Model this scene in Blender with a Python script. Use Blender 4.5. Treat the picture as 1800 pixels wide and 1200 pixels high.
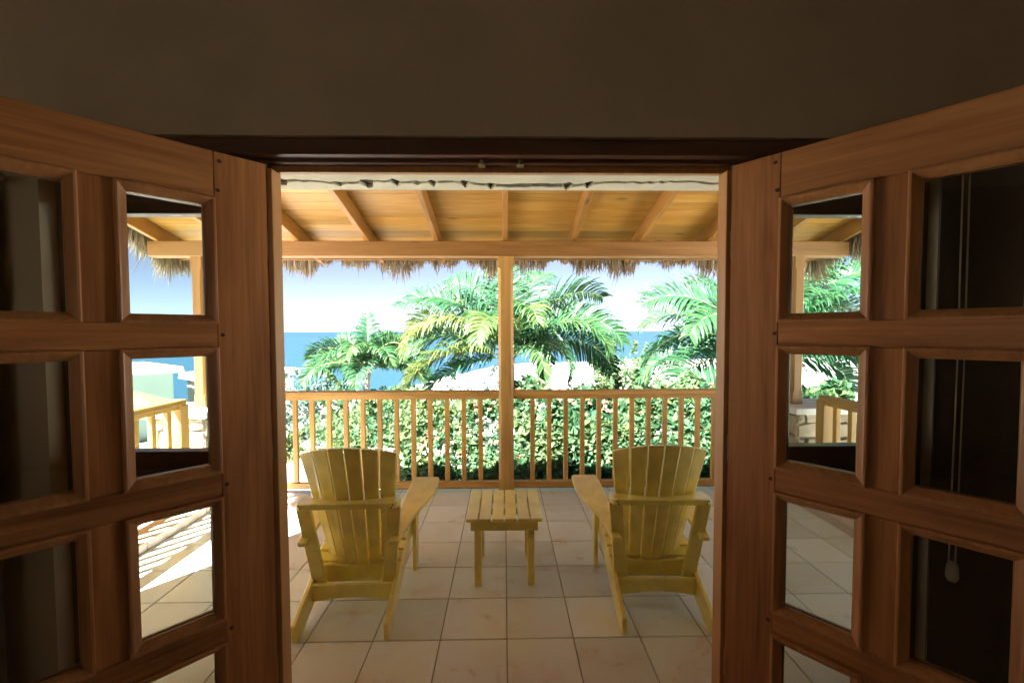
import bpy, bmesh, math, random
from math import sin, cos, radians as R, pi
from mathutils import Vector, Matrix, Quaternion

random.seed(11)
scene = bpy.context.scene
for o in list(bpy.data.objects):
    bpy.data.objects.remove(o)

# ------------------------------------------------------------------ camera
CAM_H = 1.525
F = 762.0 / 1800.0
cam = bpy.data.cameras.new('camera')
cam.sensor_width = 36.0
cam.lens = 36.0 * F
cam.shift_y = 9.5 / 1800.0
cam.clip_start = 0.05
cam.clip_end = 6000
co = bpy.data.objects.new('camera', cam)
scene.collection.objects.link(co)
yaw, pit, roll = R(1.05), math.atan(28 / 762), R(0.18)
fw = Vector((sin(yaw) * cos(pit), cos(yaw) * cos(pit), -sin(pit)))
q = fw.to_track_quat('-Z', 'Y')
co.rotation_mode = 'QUATERNION'
co.rotation_quaternion = q @ Quaternion((0, 0, 1), -roll)
co.location = (0, 0, CAM_H)
scene.camera = co

# ------------------------------------------------------------------ light
SUN_EL = R(50)
SUN_AZ = Vector((-0.62, -0.785, 0)).normalized()          # towards the sun
world = bpy.data.worlds.new('World')
scene.world = world
world.use_nodes = True
wn = world.node_tree.nodes
wl = world.node_tree.links
bg = wn['Background']
sky = wn.new('ShaderNodeTexSky')
sky.sky_type = 'NISHITA'
sky.sun_disc = False
sky.sun_elevation = SUN_EL
sky.sun_rotation = math.atan2(SUN_AZ.x, SUN_AZ.y)
sky.air_density = 0.36
sky.dust_density = 0.05
sky.ozone_density = 2.0
tint = wn.new('ShaderNodeMix')
tint.data_type = 'RGBA'
tint.blend_type = 'MULTIPLY'
tint.inputs[0].default_value = 1.0
tint.inputs[7].default_value = (0.35, 0.335, 0.335, 1)       # white balance of the pale, hazy tropical sky
wl.new(sky.outputs[0], tint.inputs[6])
hsv = wn.new('ShaderNodeHueSaturation')
hsv.inputs["Saturation"].default_value = 0.70
wl.new(tint.outputs[2], hsv.inputs['Color'])
wl.new(hsv.outputs[0], bg.inputs[0])
bg.inputs[1].default_value = 0.05
sl = bpy.data.lights.new('sun', 'SUN')
sl.energy = 5.0
sl.angle = R(0.5)
sl.color = (1.0, 0.98, 0.94)
so = bpy.data.objects.new('sun', sl)
scene.collection.objects.link(so)
sd = -(SUN_AZ * cos(SUN_EL) + Vector((0, 0, sin(SUN_EL))))
so.rotation_mode = 'QUATERNION'
so.rotation_quaternion = sd.to_track_quat('-Z', 'Y')
so.location = (-6, -6, 9)

scene.view_settings.view_transform = 'Standard'
scene.view_settings.look = 'None'
scene.view_settings.exposure = 4.0
scene.view_settings.gamma = 1.0
scene.cycles.use_denoising = True
scene.cycles.max_bounces = 14
scene.cycles.diffuse_bounces = 8
scene.cycles.glossy_bounces = 4
scene.cycles.transmission_bounces = 6
scene.cycles.transparent_max_bounces = 24
scene.cycles.sample_clamp_indirect = 6.0
scene.cycles.caustics_reflective = False
scene.cycles.caustics_refractive = False

COL = scene.collection

# ------------------------------------------------------------------ materials
def new_mat(name):
    m = bpy.data.materials.new(name)
    m.use_nodes = True
    nt = m.node_tree
    return m, nt, nt.nodes['Principled BSDF'], nt.nodes['Material Output']

def node(nt, t, **kw):
    n = nt.nodes.new(t)
    for k, v in kw.items():
        setattr(n, k, v)
    return n

def ramp(nt, stops):
    r = nt.nodes.new('ShaderNodeValToRGB')
    e = r.color_ramp.elements
    while len(e) < len(stops):
        e.new(0.5)
    for el, (p, c) in zip(e, stops):
        el.position = p
        el.color = (c[0], c[1], c[2], 1)
    return r

def coords(nt, kind='Object', scale=(1, 1, 1), rnd=0.0):
    tc = node(nt, 'ShaderNodeTexCoord')
    mp = node(nt, 'ShaderNodeMapping')
    mp.inputs['Scale'].default_value = scale
    src = tc.outputs[kind]
    if rnd:
        oi = node(nt, 'ShaderNodeObjectInfo')
        mu = node(nt, 'ShaderNodeMath', operation='MULTIPLY')
        mu.inputs[1].default_value = rnd
        nt.links.new(oi.outputs['Random'], mu.inputs[0])
        ad = node(nt, 'ShaderNodeVectorMath', operation='ADD')
        nt.links.new(src, ad.inputs[0])
        nt.links.new(mu.outputs[0], ad.inputs[1])
        src = ad.outputs[0]
    nt.links.new(src, mp.inputs[0])
    return mp.outputs[0]

def noise(nt, vec, scale, detail=4, rough=0.55, dist=0.0):
    n = node(nt, 'ShaderNodeTexNoise')
    n.inputs['Scale'].default_value = scale
    n.inputs['Detail'].default_value = detail
    n.inputs['Roughness'].default_value = rough
    n.inputs['Distortion'].default_value = dist
    nt.links.new(vec, n.inputs['Vector'])
    return n.outputs['Fac']

def bump(nt, b, h, strength, dist=0.01):
    bp = node(nt, 'ShaderNodeBump')
    bp.inputs['Strength'].default_value = strength
    bp.inputs['Distance'].default_value = dist
    nt.links.new(h, bp.inputs['Height'])
    nt.links.new(bp.outputs[0], b.inputs['Normal'])

def vary(nt, col, amount):
    oi = node(nt, 'ShaderNodeObjectInfo')
    mr = node(nt, 'ShaderNodeMapRange')
    mr.inputs[3].default_value = 1 - amount
    mr.inputs[4].default_value = 1 + amount
    nt.links.new(oi.outputs['Random'], mr.inputs[0])
    hs = node(nt, 'ShaderNodeHueSaturation')
    nt.links.new(mr.outputs[0], hs.inputs['Value'])
    nt.links.new(col, hs.inputs['Color'])
    return hs.outputs[0]

def wood(name, dark, mid, light, axis, rough=0.45, var=0.15, knots=False, coarse=1.0):
    m, nt, b, out = new_mat(name)
    st = [9.0 * coarse] * 3
    st[axis] = 0.75 * coarse
    v = coords(nt, scale=tuple(st), rnd=17.0)
    n1 = noise(nt, v, 1.6, 6, 0.6, 1.2)
    st2 = [60.0] * 3
    st2[axis] = 1.6
    n2 = noise(nt, coords(nt, scale=tuple(st2), rnd=9.0), 1.4, 3, 0.6, 0.3)
    mx = node(nt, 'ShaderNodeMix')
    mx.inputs[0].default_value = 0.35
    nt.links.new(n1, mx.inputs[2])
    nt.links.new(n2, mx.inputs[3])
    r = ramp(nt, [(0.28, dark), (0.5, mid), (0.72, light)])
    nt.links.new(mx.outputs[0], r.inputs[0])
    c = vary(nt, r.outputs[0], var)
    if knots:
        vo = node(nt, 'ShaderNodeTexVoronoi')
        s3 = [4.5] * 3
        s3[axis] = 1.6
        vo.inputs['Scale'].default_value = 1.0
        nt.links.new(coords(nt, scale=tuple(s3), rnd=23.0), vo.inputs['Vector'])
        kr = ramp(nt, [(0.03, (0.25, 0.25, 0.25)), (0.12, (1, 1, 1))])
        nt.links.new(vo.outputs['Distance'], kr.inputs[0])
        km = node(nt, 'ShaderNodeMix', data_type='RGBA', blend_type='MULTIPLY')
        km.inputs[0].default_value = 0.8
        nt.links.new(c, km.inputs[6])
        nt.links.new(kr.outputs[0], km.inputs[7])
        c = km.outputs[2]
    nt.links.new(c, b.inputs['Base Color'])
    rr = node(nt, 'ShaderNodeMapRange')
    rr.inputs[3].default_value = rough - 0.1
    rr.inputs[4].default_value = rough + 0.15
    nt.links.new(n1, rr.inputs[0])
    nt.links.new(rr.outputs[0], b.inputs['Roughness'])
    bump(nt, b, n2, 0.25, 0.002)
    return m

AX = {'x': 0, 'y': 1, 'z': 2}
PINE = {k: wood('porch_pine_' + k, (0.16, 0.068, 0.01), (0.245, 0.11, 0.018), (0.315, 0.155, 0.033), a, 0.5, 0.12, True) for k, a in AX.items()}
RAILW = {k: wood('railing_pine_' + k, (0.29, 0.15, 0.03), (0.46, 0.255, 0.06), (0.57, 0.34, 0.1), a, 0.5, 0.12, True) for k, a in AX.items()}
BOARD = wood('ceiling_board_wood', (0.26, 0.12, 0.014), (0.38, 0.195, 0.03), (0.48, 0.285, 0.075), 0, 0.5, 0.22, True)
DOORW = {k: wood('door_mahogany_' + k, (0.15, 0.055, 0.018), (0.38, 0.155, 0.05), (0.56, 0.26, 0.085), a, 0.38, 0.1, False, 0.8) for k, a in AX.items()}
MOULD = wood('door_moulding_wood', (0.24, 0.1, 0.035), (0.4, 0.18, 0.065), (0.52, 0.25, 0.095), 2, 0.32, 0.08)
FRAMEW = {k: wood('frame_wood_' + k, (0.05, 0.02, 0.01), (0.09, 0.038, 0.018), (0.13, 0.056, 0.026), a, 0.4, 0.1) for k, a in AX.items()}
JAMBW = wood('jamb_wood', (0.3, 0.13, 0.04), (0.42, 0.2, 0.065), (0.52, 0.27, 0.1), 2, 0.4, 0.06)

def plain(name, col, rough=0.6, var=0.0, nscale=0, namp=0.12, bmp=0.0, spec=0.5, metal=0.0):
    m, nt, b, out = new_mat(name)
    b.inputs['Roughness'].default_value = rough
    b.inputs['Metallic'].default_value = metal
    b.inputs['Specular IOR Level'].default_value = spec
    b.inputs['Base Color'].default_value = (*col, 1)
    if nscale:
        v = coords(nt, rnd=5.0)
        n = noise(nt, v, nscale, 5)
        lo = [c * (1 - namp) for c in col]
        hi = [min(1, c * (1 + namp)) for c in col]
        r = ramp(nt, [(0.3, lo), (0.7, hi)])
        nt.links.new(n, r.inputs[0])
        c = vary(nt, r.outputs[0], var) if var else r.outputs[0]
        nt.links.new(c, b.inputs['Base Color'])
        if bmp:
            n3 = noise(nt, v, nscale * 6, 4)
            bump(nt, b, n3, bmp, 0.004)
    return m

YELLOW = plain('yellow_paint', (0.77, 0.63, 0.13), 0.34, 0.06, 9, 0.14, 0.2)
YELLOW.node_tree.nodes['Principled BSDF'].inputs['Coat Weight'].default_value = 1.0
YELLOW.node_tree.nodes['Principled BSDF'].inputs['Coat Roughness'].default_value = 0.28
WALLP = plain('interior_plaster', (0.43, 0.35, 0.24), 0.9, 0, 1.6, 0.1, 0.6, 0.2)
ROOMC = plain('room_ceiling_paint', (0.6, 0.52, 0.4), 0.9, 0, 2, 0.04, 0.1, 0.2)
EXTP = plain('exterior_plaster', (0.66, 0.65, 0.52), 0.9, 0, 5, 0.12, 0.5, 0.2)
GAPM = plain('dark_gap', (0.09, 0.075, 0.035), 0.95, 0, 12, 0.3)
ROOMF = plain('room_floor_tile', (0.62, 0.52, 0.42), 0.4, 0, 4, 0.12)
WHITE = plain('white_render', (0.8, 0.8, 0.78), 0.85, 0, 3, 0.05, 0.2, 0.2)
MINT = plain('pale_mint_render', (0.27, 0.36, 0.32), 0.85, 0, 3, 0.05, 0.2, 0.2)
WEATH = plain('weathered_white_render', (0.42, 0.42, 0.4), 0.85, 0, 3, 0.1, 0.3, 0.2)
CONC = plain('kerb_pink_stone', (0.6, 0.47, 0.39), 0.7, 0.06, 6, 0.1, 0.3)
GROUT = plain('grout', (0.3, 0.26, 0.22), 0.95, 0, 20, 0.2, 0.3, 0.2)
STONE = plain('pier_stone', (0.42, 0.35, 0.25), 0.9, 0.25, 6, 0.2, 0.6, 0.2)
MORTAR = plain('mortar', (0.2, 0.17, 0.13), 0.95, 0, 9, 0.2, 0.4, 0.2)
BRASS = plain('aged_brass', (0.42, 0.34, 0.18), 0.4, 0, 20, 0.2, 0, 0.5, 0.9)
PEG = plain('dark_peg', (0.05, 0.022, 0.012), 0.6)
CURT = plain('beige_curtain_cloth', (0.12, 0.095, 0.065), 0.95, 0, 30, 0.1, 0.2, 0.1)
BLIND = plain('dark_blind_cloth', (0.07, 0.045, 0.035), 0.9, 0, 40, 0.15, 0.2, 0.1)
CORD = plain('cord', (0.75, 0.7, 0.58), 0.7)
PATHM = plain('grey_path', (0.33, 0.33, 0.33), 0.9, 0, 3, 0.12, 0.4, 0.2)
BARK = plain('palm_bark', (0.36, 0.33, 0.27), 0.9, 0, 9, 0.25, 0.7, 0.2)
STEM = plain('shrub_stem', (0.16, 0.12, 0.08), 0.9, 0, 12, 0.25, 0.5, 0.2)

def tile_mat():
    m, nt, b, out = new_mat('porch_ceramic_tile')
    v = coords(nt, rnd=31.0)
    n = noise(nt, v, 5.0, 5, 0.55, 0.8)
    n2 = noise(nt, v, 2.6, 3, 0.5, 0.4)
    r = ramp(nt, [(0.3, (0.56, 0.47, 0.38)), (0.46, (0.65, 0.67, 0.67)), (0.62, (0.67, 0.72, 0.76))])
    mx = node(nt, 'ShaderNodeMix')
    mx.inputs[0].default_value = 0.5
    nt.links.new(n, mx.inputs[2])
    nt.links.new(n2, mx.inputs[3])
    nt.links.new(mx.outputs[0], r.inputs[0])
    nt.links.new(vary(nt, r.outputs[0], 0.1), b.inputs['Base Color'])
    rr = node(nt, 'ShaderNodeMapRange')
    rr.inputs[3].default_value = 0.2
    rr.inputs[4].default_value = 0.42
    nt.links.new(n, rr.inputs[0])
    nt.links.new(rr.outputs[0], b.inputs['Roughness'])
    bump(nt, b, noise(nt, v, 14, 3), 0.12, 0.004)
    return m
TILE = tile_mat()

def leaf_mat(name, stops, trans=0.35, rough=0.4, spec=0.4):
    m, nt, b, out = new_mat(name)
    at = node(nt, 'ShaderNodeAttribute', attribute_name='tint')
    r = ramp(nt, stops)
    nt.links.new(at.outputs['Fac'], r.inputs[0])
    nt.links.new(r.outputs[0], b.inputs['Base Color'])
    b.inputs['Roughness'].default_value = rough
    b.inputs['Specular IOR Level'].default_value = spec
    if trans:
        tr = node(nt, 'ShaderNodeBsdfTranslucent')
        g = node(nt, 'ShaderNodeHueSaturation')
        g.inputs['Value'].default_value = 1.3
        nt.links.new(r.outputs[0], g.inputs['Color'])
        nt.links.new(g.outputs[0], tr.inputs['Color'])
        ms = node(nt, 'ShaderNodeMixShader')
        ms.inputs[0].default_value = trans
        nt.links.new(b.outputs[0], ms.inputs[1])
        nt.links.new(tr.outputs[0], ms.inputs[2])
        nt.links.new(ms.outputs[0], out.inputs['Surface'])
    return m

PALM = leaf_mat('palm_leaf', [(0, (0.01, 0.05, 0.022)), (0.5, (0.026, 0.085, 0.034)), (0.8, (0.065, 0.12, 0.032)), (1.0, (0.14, 0.16, 0.042))], 0.35, 0.45, 0.3)
HEDGE = leaf_mat('hedge_leaf', [(0, (0.03, 0.09, 0.048)), (0.5, (0.05, 0.12, 0.055)), (1.0, (0.15, 0.2, 0.08))], 0.45, 0.6, 0.2)
SILVER = leaf_mat('silver_leaf', [(0, (0.03, 0.08, 0.06)), (1.0, (0.11, 0.17, 0.125))], 0.25, 0.5)
LIME = leaf_mat('lime_leaf', [(0, (0.04, 0.1, 0.03)), (1.0, (0.14, 0.19, 0.06))], 0.35, 0.5)
FLOWER = leaf_mat('blossom', [(0, (0.42, 0.12, 0.06)), (0.5, (0.4, 0.2, 0.12)), (1.0, (0.4, 0.33, 0.24))], 0.3, 0.6, 0.2)
THATCH = leaf_mat('dry_thatch', [(0, (0.1, 0.08, 0.055)), (0.5, (0.27, 0.21, 0.13)), (1.0, (0.5, 0.41, 0.28))], 0.15, 0.85, 0.15)

def glass_mat():
    m, nt, b, out = new_mat('window_glass')
    nt.nodes.remove(b)
    t = node(nt, 'ShaderNodeBsdfTransparent')
    t.inputs[0].default_value = (0.93, 0.965, 0.955, 1)
    g = node(nt, 'ShaderNodeBsdfGlossy')
    g.inputs['Roughness'].default_value = 0.01
    lw = node(nt, 'ShaderNodeLayerWeight')
    lw.inputs[0].default_value = 0.5
    pw = node(nt, 'ShaderNodeMath', operation='POWER')
    pw.inputs[1].default_value = 5.0
    nt.links.new(lw.outputs['Facing'], pw.inputs[0])
    fr = node(nt, 'ShaderNodeMath', operation='MULTIPLY_ADD')
    fr.inputs[1].default_value = 0.96
    fr.inputs[2].default_value = 0.035
    nt.links.new(pw.outputs[0], fr.inputs[0])
    ms = node(nt, 'ShaderNodeMixShader')
    nt.links.new(fr.outputs[0], ms.inputs[0])
    nt.links.new(t.outputs[0], ms.inputs[1])
    nt.links.new(g.outputs[0], ms.inputs[2])
    nt.links.new(ms.outputs[0], out.inputs['Surface'])
    return m
GLASS = glass_mat()

def sea_mat():
    m, nt, b, out = new_mat('sea_water')
    v = coords(nt, 'Object')
    n = noise(nt, coords(nt, scale=(0.004, 0.02, 1)), 1.0, 5, 0.6, 0.5)
    r = ramp(nt, [(0.35, (0.005, 0.026, 0.05)), (0.6, (0.009, 0.038, 0.066))])
    nt.links.new(n, r.inputs[0])
    sp = node(nt, 'ShaderNodeSeparateXYZ')
    nt.links.new(v, sp.inputs[0])
    mr = node(nt, 'ShaderNodeMapRange')
    mr.inputs[1].default_value = 60
    mr.inputs[2].default_value = 420
    nt.links.new(sp.outputs[1], mr.inputs[0])
    mc = node(nt, 'ShaderNodeMix', data_type='RGBA')
    mc.inputs[6].default_value = (0.009, 0.038, 0.062, 1)
    nt.links.new(mr.outputs[0], mc.inputs[0])
    nt.links.new(r.outputs[0], mc.inputs[7])
    nt.links.new(mc.outputs[2], b.inputs['Base Color'])
    b.inputs['Roughness'].default_value = 0.3
    b.inputs['Specular IOR Level'].default_value = 0.25
    w = noise(nt, coords(nt, scale=(0.5, 1.4, 1)), 1.0, 6, 0.65)
    bump(nt, b, w, 0.6, 0.4)
    return m
SEA = sea_mat()

def ground_mat():
    m, nt, b, out = new_mat('sandy_ground')
    v = coords(nt)
    n = noise(nt, v, 0.35, 6, 0.6)
    r = ramp(nt, [(0.3, (0.44, 0.41, 0.36)), (0.55, (0.58, 0.55, 0.5)), (0.75, (0.64, 0.62, 0.58))])
    nt.links.new(n, r.inputs[0])
    nt.links.new(r.outputs[0], b.inputs['Base Color'])
    b.inputs['Roughness'].default_value = 0.95
    b.inputs['Specular IOR Level'].default_value = 0.1
    bump(nt, b, noise(nt, v, 6, 6), 0.5, 0.05)
    return m
SAND = ground_mat()

# ------------------------------------------------------------------ mesh helpers
def link(o, parent=None):
    COL.objects.link(o)
    if parent:
        o.parent = parent
    return o

def obj(name, me, mat=None, parent=None, loc=None, rotz=0):
    o = bpy.data.objects.new(name, me)
    if mat and not me.materials:
        me.materials.append(mat)
    link(o, parent)
    if loc:
        o.location = loc
    if rotz:
        o.rotation_euler = (0, 0, rotz)
    return o

def tag(o, label, cat, group=None):
    o['label'] = label
    o['category'] = cat
    if group:
        o['group'] = group
    return o

def struct(o):
    o['kind'] = 'structure'
    return o

def thing(name, label, cat, loc=(0, 0, 0), rotz=0, group=None):
    o = bpy.data.objects.new(name, None)
    o.empty_display_size = 0.1
    link(o)
    o.location = loc
    o.rotation_euler = (0, 0, rotz)
    return tag(o, label, cat, group)

def from_bm(bm, name):
    me = bpy.data.meshes.new(name)
    bm.normal_update()
    bm.to_mesh(me)
    bm.free()
    return me

def bm_box(bm, lo, hi):
    xs = (lo[0], hi[0]); ys = (lo[1], hi[1]); zs = (lo[2], hi[2])
    v = [bm.verts.new((xs[i & 1], ys[(i >> 1) & 1], zs[i >> 2])) for i in range(8)]
    for f in ((0, 2, 3, 1), (4, 5, 7, 6), (0, 1, 5, 4), (2, 6, 7, 3), (0, 4, 6, 2), (1, 3, 7, 5)):
        bm.faces.new([v[k] for k in f])

def box_mesh(name, lo, hi, bev=0.0, segs=1):
    bm = bmesh.new()
    bm_box(bm, lo, hi)
    if bev:
        bmesh.ops.bevel(bm, geom=list(bm.edges), offset=bev, segments=segs, affect='EDGES', profile=0.7)
    return from_bm(bm, name)

def box(name, lo, hi, mat, parent=None, bev=0.003, segs=1):
    return obj(name, box_mesh(name, lo, hi, bev, segs), mat, parent)

def prism_mesh(name, pts, axis, a0, a1, bev=0.0):
    """extrude a 2-D outline along an axis (0: pts are y,z; 1: x,z; 2: x,y)"""
    bm = bmesh.new()
    def P(p, a):
        return ((a, p[0], p[1]), (p[0], a, p[1]), (p[0], p[1], a))[axis]
    A = [bm.verts.new(P(p, a0)) for p in pts]
    B = [bm.verts.new(P(p, a1)) for p in pts]
    bm.faces.new(A)
    bm.faces.new(B[::-1])
    n = len(pts)
    for i in range(n):
        bm.faces.new((A[i], B[i], B[(i + 1) % n], A[(i + 1) % n]))
    bmesh.ops.recalc_face_normals(bm, faces=bm.faces)
    if bev:
        ed = [e for e in bm.edges if e.calc_face_angle(0) > 0.5]
        bmesh.ops.bevel(bm, geom=ed, offset=bev, segments=1, affect='EDGES')
    return from_bm(bm, name)

def hexa_mesh(name, v8, bev=0.0):
    """eight corners in box order"""
    bm = bmesh.new()
    v = [bm.verts.new(p) for p in v8]
    for f in ((0, 2, 3, 1), (4, 5, 7, 6), (0, 1, 5, 4), (2, 6, 7, 3), (0, 4, 6, 2), (1, 3, 7, 5)):
        bm.faces.new([v[k] for k in f])
    bmesh.ops.recalc_face_normals(bm, faces=bm.faces)
    if bev:
        bmesh.ops.bevel(bm, geom=list(bm.edges), offset=bev, segments=1, affect='EDGES')
    return from_bm(bm, name)

def tube_mesh(name, pts, radii, n=8):
    bm = bmesh.new()
    rings = []
    for i, p in enumerate(pts):
        a = pts[max(0, i - 1)]; b = pts[min(len(pts) - 1, i + 1)]
        d = (Vector(b) - Vector(a)).normalized()
        s = d.cross(Vector((0.13, 0.97, 0.2))).normalized()
        t = d.cross(s)
        r = radii[i] if isinstance(radii, (list, tuple)) else radii
        rings.append([bm.verts.new(Vector(p) + (s * cos(2 * pi * k / n) + t * sin(2 * pi * k / n)) * r) for k in range(n)])
    for A, B in zip(rings, rings[1:]):
        for k in range(n):
            bm.faces.new((A[k], A[(k + 1) % n], B[(k + 1) % n], B[k]))
    bm.faces.new(rings[0][::-1])
    bm.faces.new(rings[-1])
    for f in bm.faces:
        f.smooth = True
    return from_bm(bm, name)

class Leaves:
    """collects small faces, one tint value for each face"""
    def __init__(self):
        self.v = []; self.f = []; self.t = []
    def strip(self, pts, side, widths, tint):
        b = len(self.v)
        for p, w in zip(pts, widths):
            self.v.append(p - side * w); self.v.append(p + side * w)
        for i in range(len(pts) - 1):
            k = b + 2 * i
            self.f.append((k, k + 1, k + 3, k + 2)); self.t.append(tint)
    def leaf(self, p, d, nrm, L, W, tint):
        s = d.cross(nrm)
        if s.length < 1e-4:
            s = Vector((1, 0, 0))
        s.normalize()
        n2 = s.cross(d).normalized()
        b = len(self.v)
        self.v += [p, p + d * L * 0.45 + s * W + n2 * W * 0.35, p + d * L - n2 * L * 0.12, p + d * L * 0.45 - s * W + n2 * W * 0.35, p + d * L * 0.5]
        self.f += [(b, b + 1, b + 4), (b + 1, b + 2, b + 4), (b, b + 4, b + 3), (b + 4, b + 2, b + 3)]
        self.t += [tint] * 4
    def mesh(self, name):
        me = bpy.data.meshes.new(name)
        me.from_pydata([tuple(p) for p in self.v], [], self.f)
        a = me.attributes.new('tint', 'FLOAT', 'FACE')
        a.data.foreach_set('value', self.t)
        me.update()
        return me

def rv():
    while True:
        v = Vector((random.uniform(-1, 1), random.uniform(-1, 1), random.uniform(-1, 1)))
        if 0.05 < v.length < 1:
            return v.normalized()

DOWN = Vector((0, 0, -1))

# ================================================================== SETTING
# terrain
def ground_z(x, y):
    t = min(1, max(0, (y - 5) / (45 if x > 0 else max(14, 45 + 2.3 * x))))
    z = -0.95 - 1.75 * t
    ys = 58 + (0.33 * x if x > 0 else max(2.3 * x, -38)) + 2.5 * sin(x * 0.09) + 1.2 * sin(x * 0.31)
    if y > ys - 8:
        z -= (y - ys + 8) * 0.05
    z += 0.06 * sin(x * 0.7 + y * 0.3) + 0.05 * sin(y * 0.9 - x * 0.4)
    dune = math.exp(-((y - 40) / 11) ** 2) * max(0, min(1, (x + 8) / 14)) * 0.7
    z += dune
    if y < 4.6:
        z = -0.95
    return max(z, -7)

def grid_line(a, b, n, p):
    return [a + (b - a) * (i / n) ** p for i in range(n + 1)]
gx = sorted(set([-x for x in grid_line(0, 1500, 46, 2.6)] + grid_line(0, 1500, 46, 2.6)))
gy = [-600, -100, -20] + [ -5 + 200 * (i / 90) ** 1.8 for i in range(91)] + [400, 1000, 3200]
vs = [(x, y, ground_z(x, y)) for y in gy for x in gx]
nx = len(gx)
fs = [(j * nx + i, j * nx + i + 1, (j + 1) * nx + i + 1, (j + 1) * nx + i) for j in range(len(gy) - 1) for i in range(nx - 1)]
me = bpy.data.meshes.new('ground')
me.from_pydata(vs, [], fs)
for p in me.polygons:
    p.use_smooth = True
struct(obj('ground', me, SAND))
me = bpy.data.meshes.new('sea')
me.from_pydata([(-4000, 12, -3.0), (4000, 12, -3.0), (4000, 5000, -3.0), (-4000, 5000, -3.0)], [], [(0, 1, 2, 3)])
struct(obj('sea', me, SEA))

# garden path seen through the left balusters
pv = []
for i in range(17):
    x = -16 + i
    for y in (10.6, 12.0):
        yy = y + 0.5 * sin(x * 0.25)
        pv.append((x, yy, ground_z(x, yy) + 0.05))
pf = [(2 * i, 2 * i + 2, 2 * i + 3, 2 * i + 1) for i in range(16)]
me = bpy.data.meshes.new('path'); me.from_pydata(pv, [], pf)
struct(obj('path', me, PATHM))

# porch floor: slab + single tiles
TP = 0.331
X0, Y0 = 0.009, 2.097
slab = struct(box('porch_floor', (-2.78, 1.6, -0.9), (2.85, 4.16, -0.006), GROUT, None, 0))
tile_me = box_mesh('tile', (-TP / 2 + 0.0028, -TP / 2 + 0.0028, -0.012), (TP / 2 - 0.0028, TP / 2 - 0.0028, 0.0), 0.0025)
tile_me.materials.append(TILE)
edge_tiles = {}
for i in range(-8, 9):
    for j in range(-2, 7):
        cx, cy = X0 + (i + 0.5) * TP, Y0 + (j + 0.5) * TP
        if cx > 2.86 or cx < -2.85 or cy + TP / 2 < 1.63:
            continue
        y1 = min(cy + TP / 2, 4.165)
        if y1 - (cy - TP / 2) < 0.03:
            continue
        if y1 < cy + TP / 2 - 0.001:
            if j not in edge_tiles:
                edge_tiles[j] = box_mesh('tile', (-TP / 2 + 0.0028, -TP / 2 + 0.0028, -0.012), (TP / 2 - 0.0028, y1 - cy - 0.002, 0.0), 0.0025)
                edge_tiles[j].materials.append(TILE)
            m_ = edge_tiles[j]
        else:
            m_ = tile_me
        o = obj('tile', m_, None, slab, (cx, cy, random.uniform(-0.0008, 0.0008)))
        o.rotation_euler = (random.uniform(-.002, .002), random.uniform(-.002, .002), 0)

# ------------------------------------------------------------------ house shell
house = thing('house', 'dim plastered room that the view is taken from, around the open doors', 'house')
WY0, WY1 = 1.5, 1.81
HX0, HX1 = -2.72, 2.85
box('front_wall', (HX0, WY0, 2.186), (HX1, WY1, 3.05), WALLP, house, 0)
box('front_wall', (HX0, WY0 + 0.0005, -0.05), (-1.56, WY1 - 0.001, 2.1855), WALLP, house, 0)
box('front_wall', (1.54, WY0 + 0.0005, -0.05), (HX1, WY1 - 0.001, 2.1855), WALLP, house, 0)
box('ceiling', (HX0, -3.6, 2.95), (HX1, WY0 - 0.001, 3.06), ROOMC, house, 0)
box('room_floor', (HX0, -3.6, -0.25), (HX1, 1.56, -0.02), ROOMF, house, 0)
box('right_wall', (HX1 - 0.15, -3.598, -0.018), (HX1 - 0.001, WY0 - 0.001, 2.949), WALLP, house, 0)
box('left_wall', (HX0 + 0.001, -3.598, -0.018), (HX0 + 0.14, WY0 - 0.001, 2.949), WALLP, house, 0)
# back wall with an unseen opening, added and sized to light the room
BY0, BY1 = -3.75, -3.6
WX = (-2.35, -1.65); WZ = (1.0, 1.62)
box('back_wall', (HX0, BY0, -0.05), (WX[0], BY1, 3.06), WALLP, house, 0)
box('back_wall', (WX[1], BY0, -0.05), (HX1, BY1, 3.06), WALLP, house, 0)
box('back_wall', (WX[0], BY0, -0.05), (WX[1], BY1, WZ[0]), WALLP, house, 0)
box('back_wall', (WX[0], BY0, WZ[1]), (WX[1], BY1, 3.06), WALLP, house, 0)
for x0, x1, z0, z1 in ((HX0, HX1, 2.19, 3.05), (HX0, -1.56, -0.05, 2.1895), (1.54, HX1, -0.05, 2.1895)):
    box('outer_bounce_skin', (x0, WY1 + 0.0005, z0), (x1, WY1 + 0.012, z1), WHITE, house, 0)  # unseen white skin, added to bounce daylight onto the porch floor
# outer plaster lintel: two rough lips with a torn dark joint between them
def jag(seed, n=150, a=-1.56, b=1.54):
    rnd = random.Random(seed)
    ph = [rnd.uniform(0, 6) for _ in range(5)]
    out = []
    for i in range(n + 1):
        x = a + (b - a) * i / n
        y = 0.022 * sin(x * 2.6 + ph[0]) + 0.014 * sin(x * 7.7 + ph[1]) + 0.007 * sin(x * 21 + ph[2]) + rnd.uniform(-0.006, 0.006)
        w = 0.009 + 0.014 * max(0, sin(x * 5.3 + ph[3])) + rnd.uniform(0, 0.008)
        if rnd.random() < 0.13:
            w += rnd.uniform(0.02, 0.05)
        out.append((x, 1.712 + y, w))
    return out
jg = jag(4)
outl = [(x, y - w * 0.4) for x, y, w in jg]
obj('lintel_plaster', prism_mesh('lintel', [(-1.56, 1.617)] + [(1.54, 1.617)] + outl[::-1], 2, 2.106, 2.17), EXTP, house)
outl = [(x, y + w) for x, y, w in jg]
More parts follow.
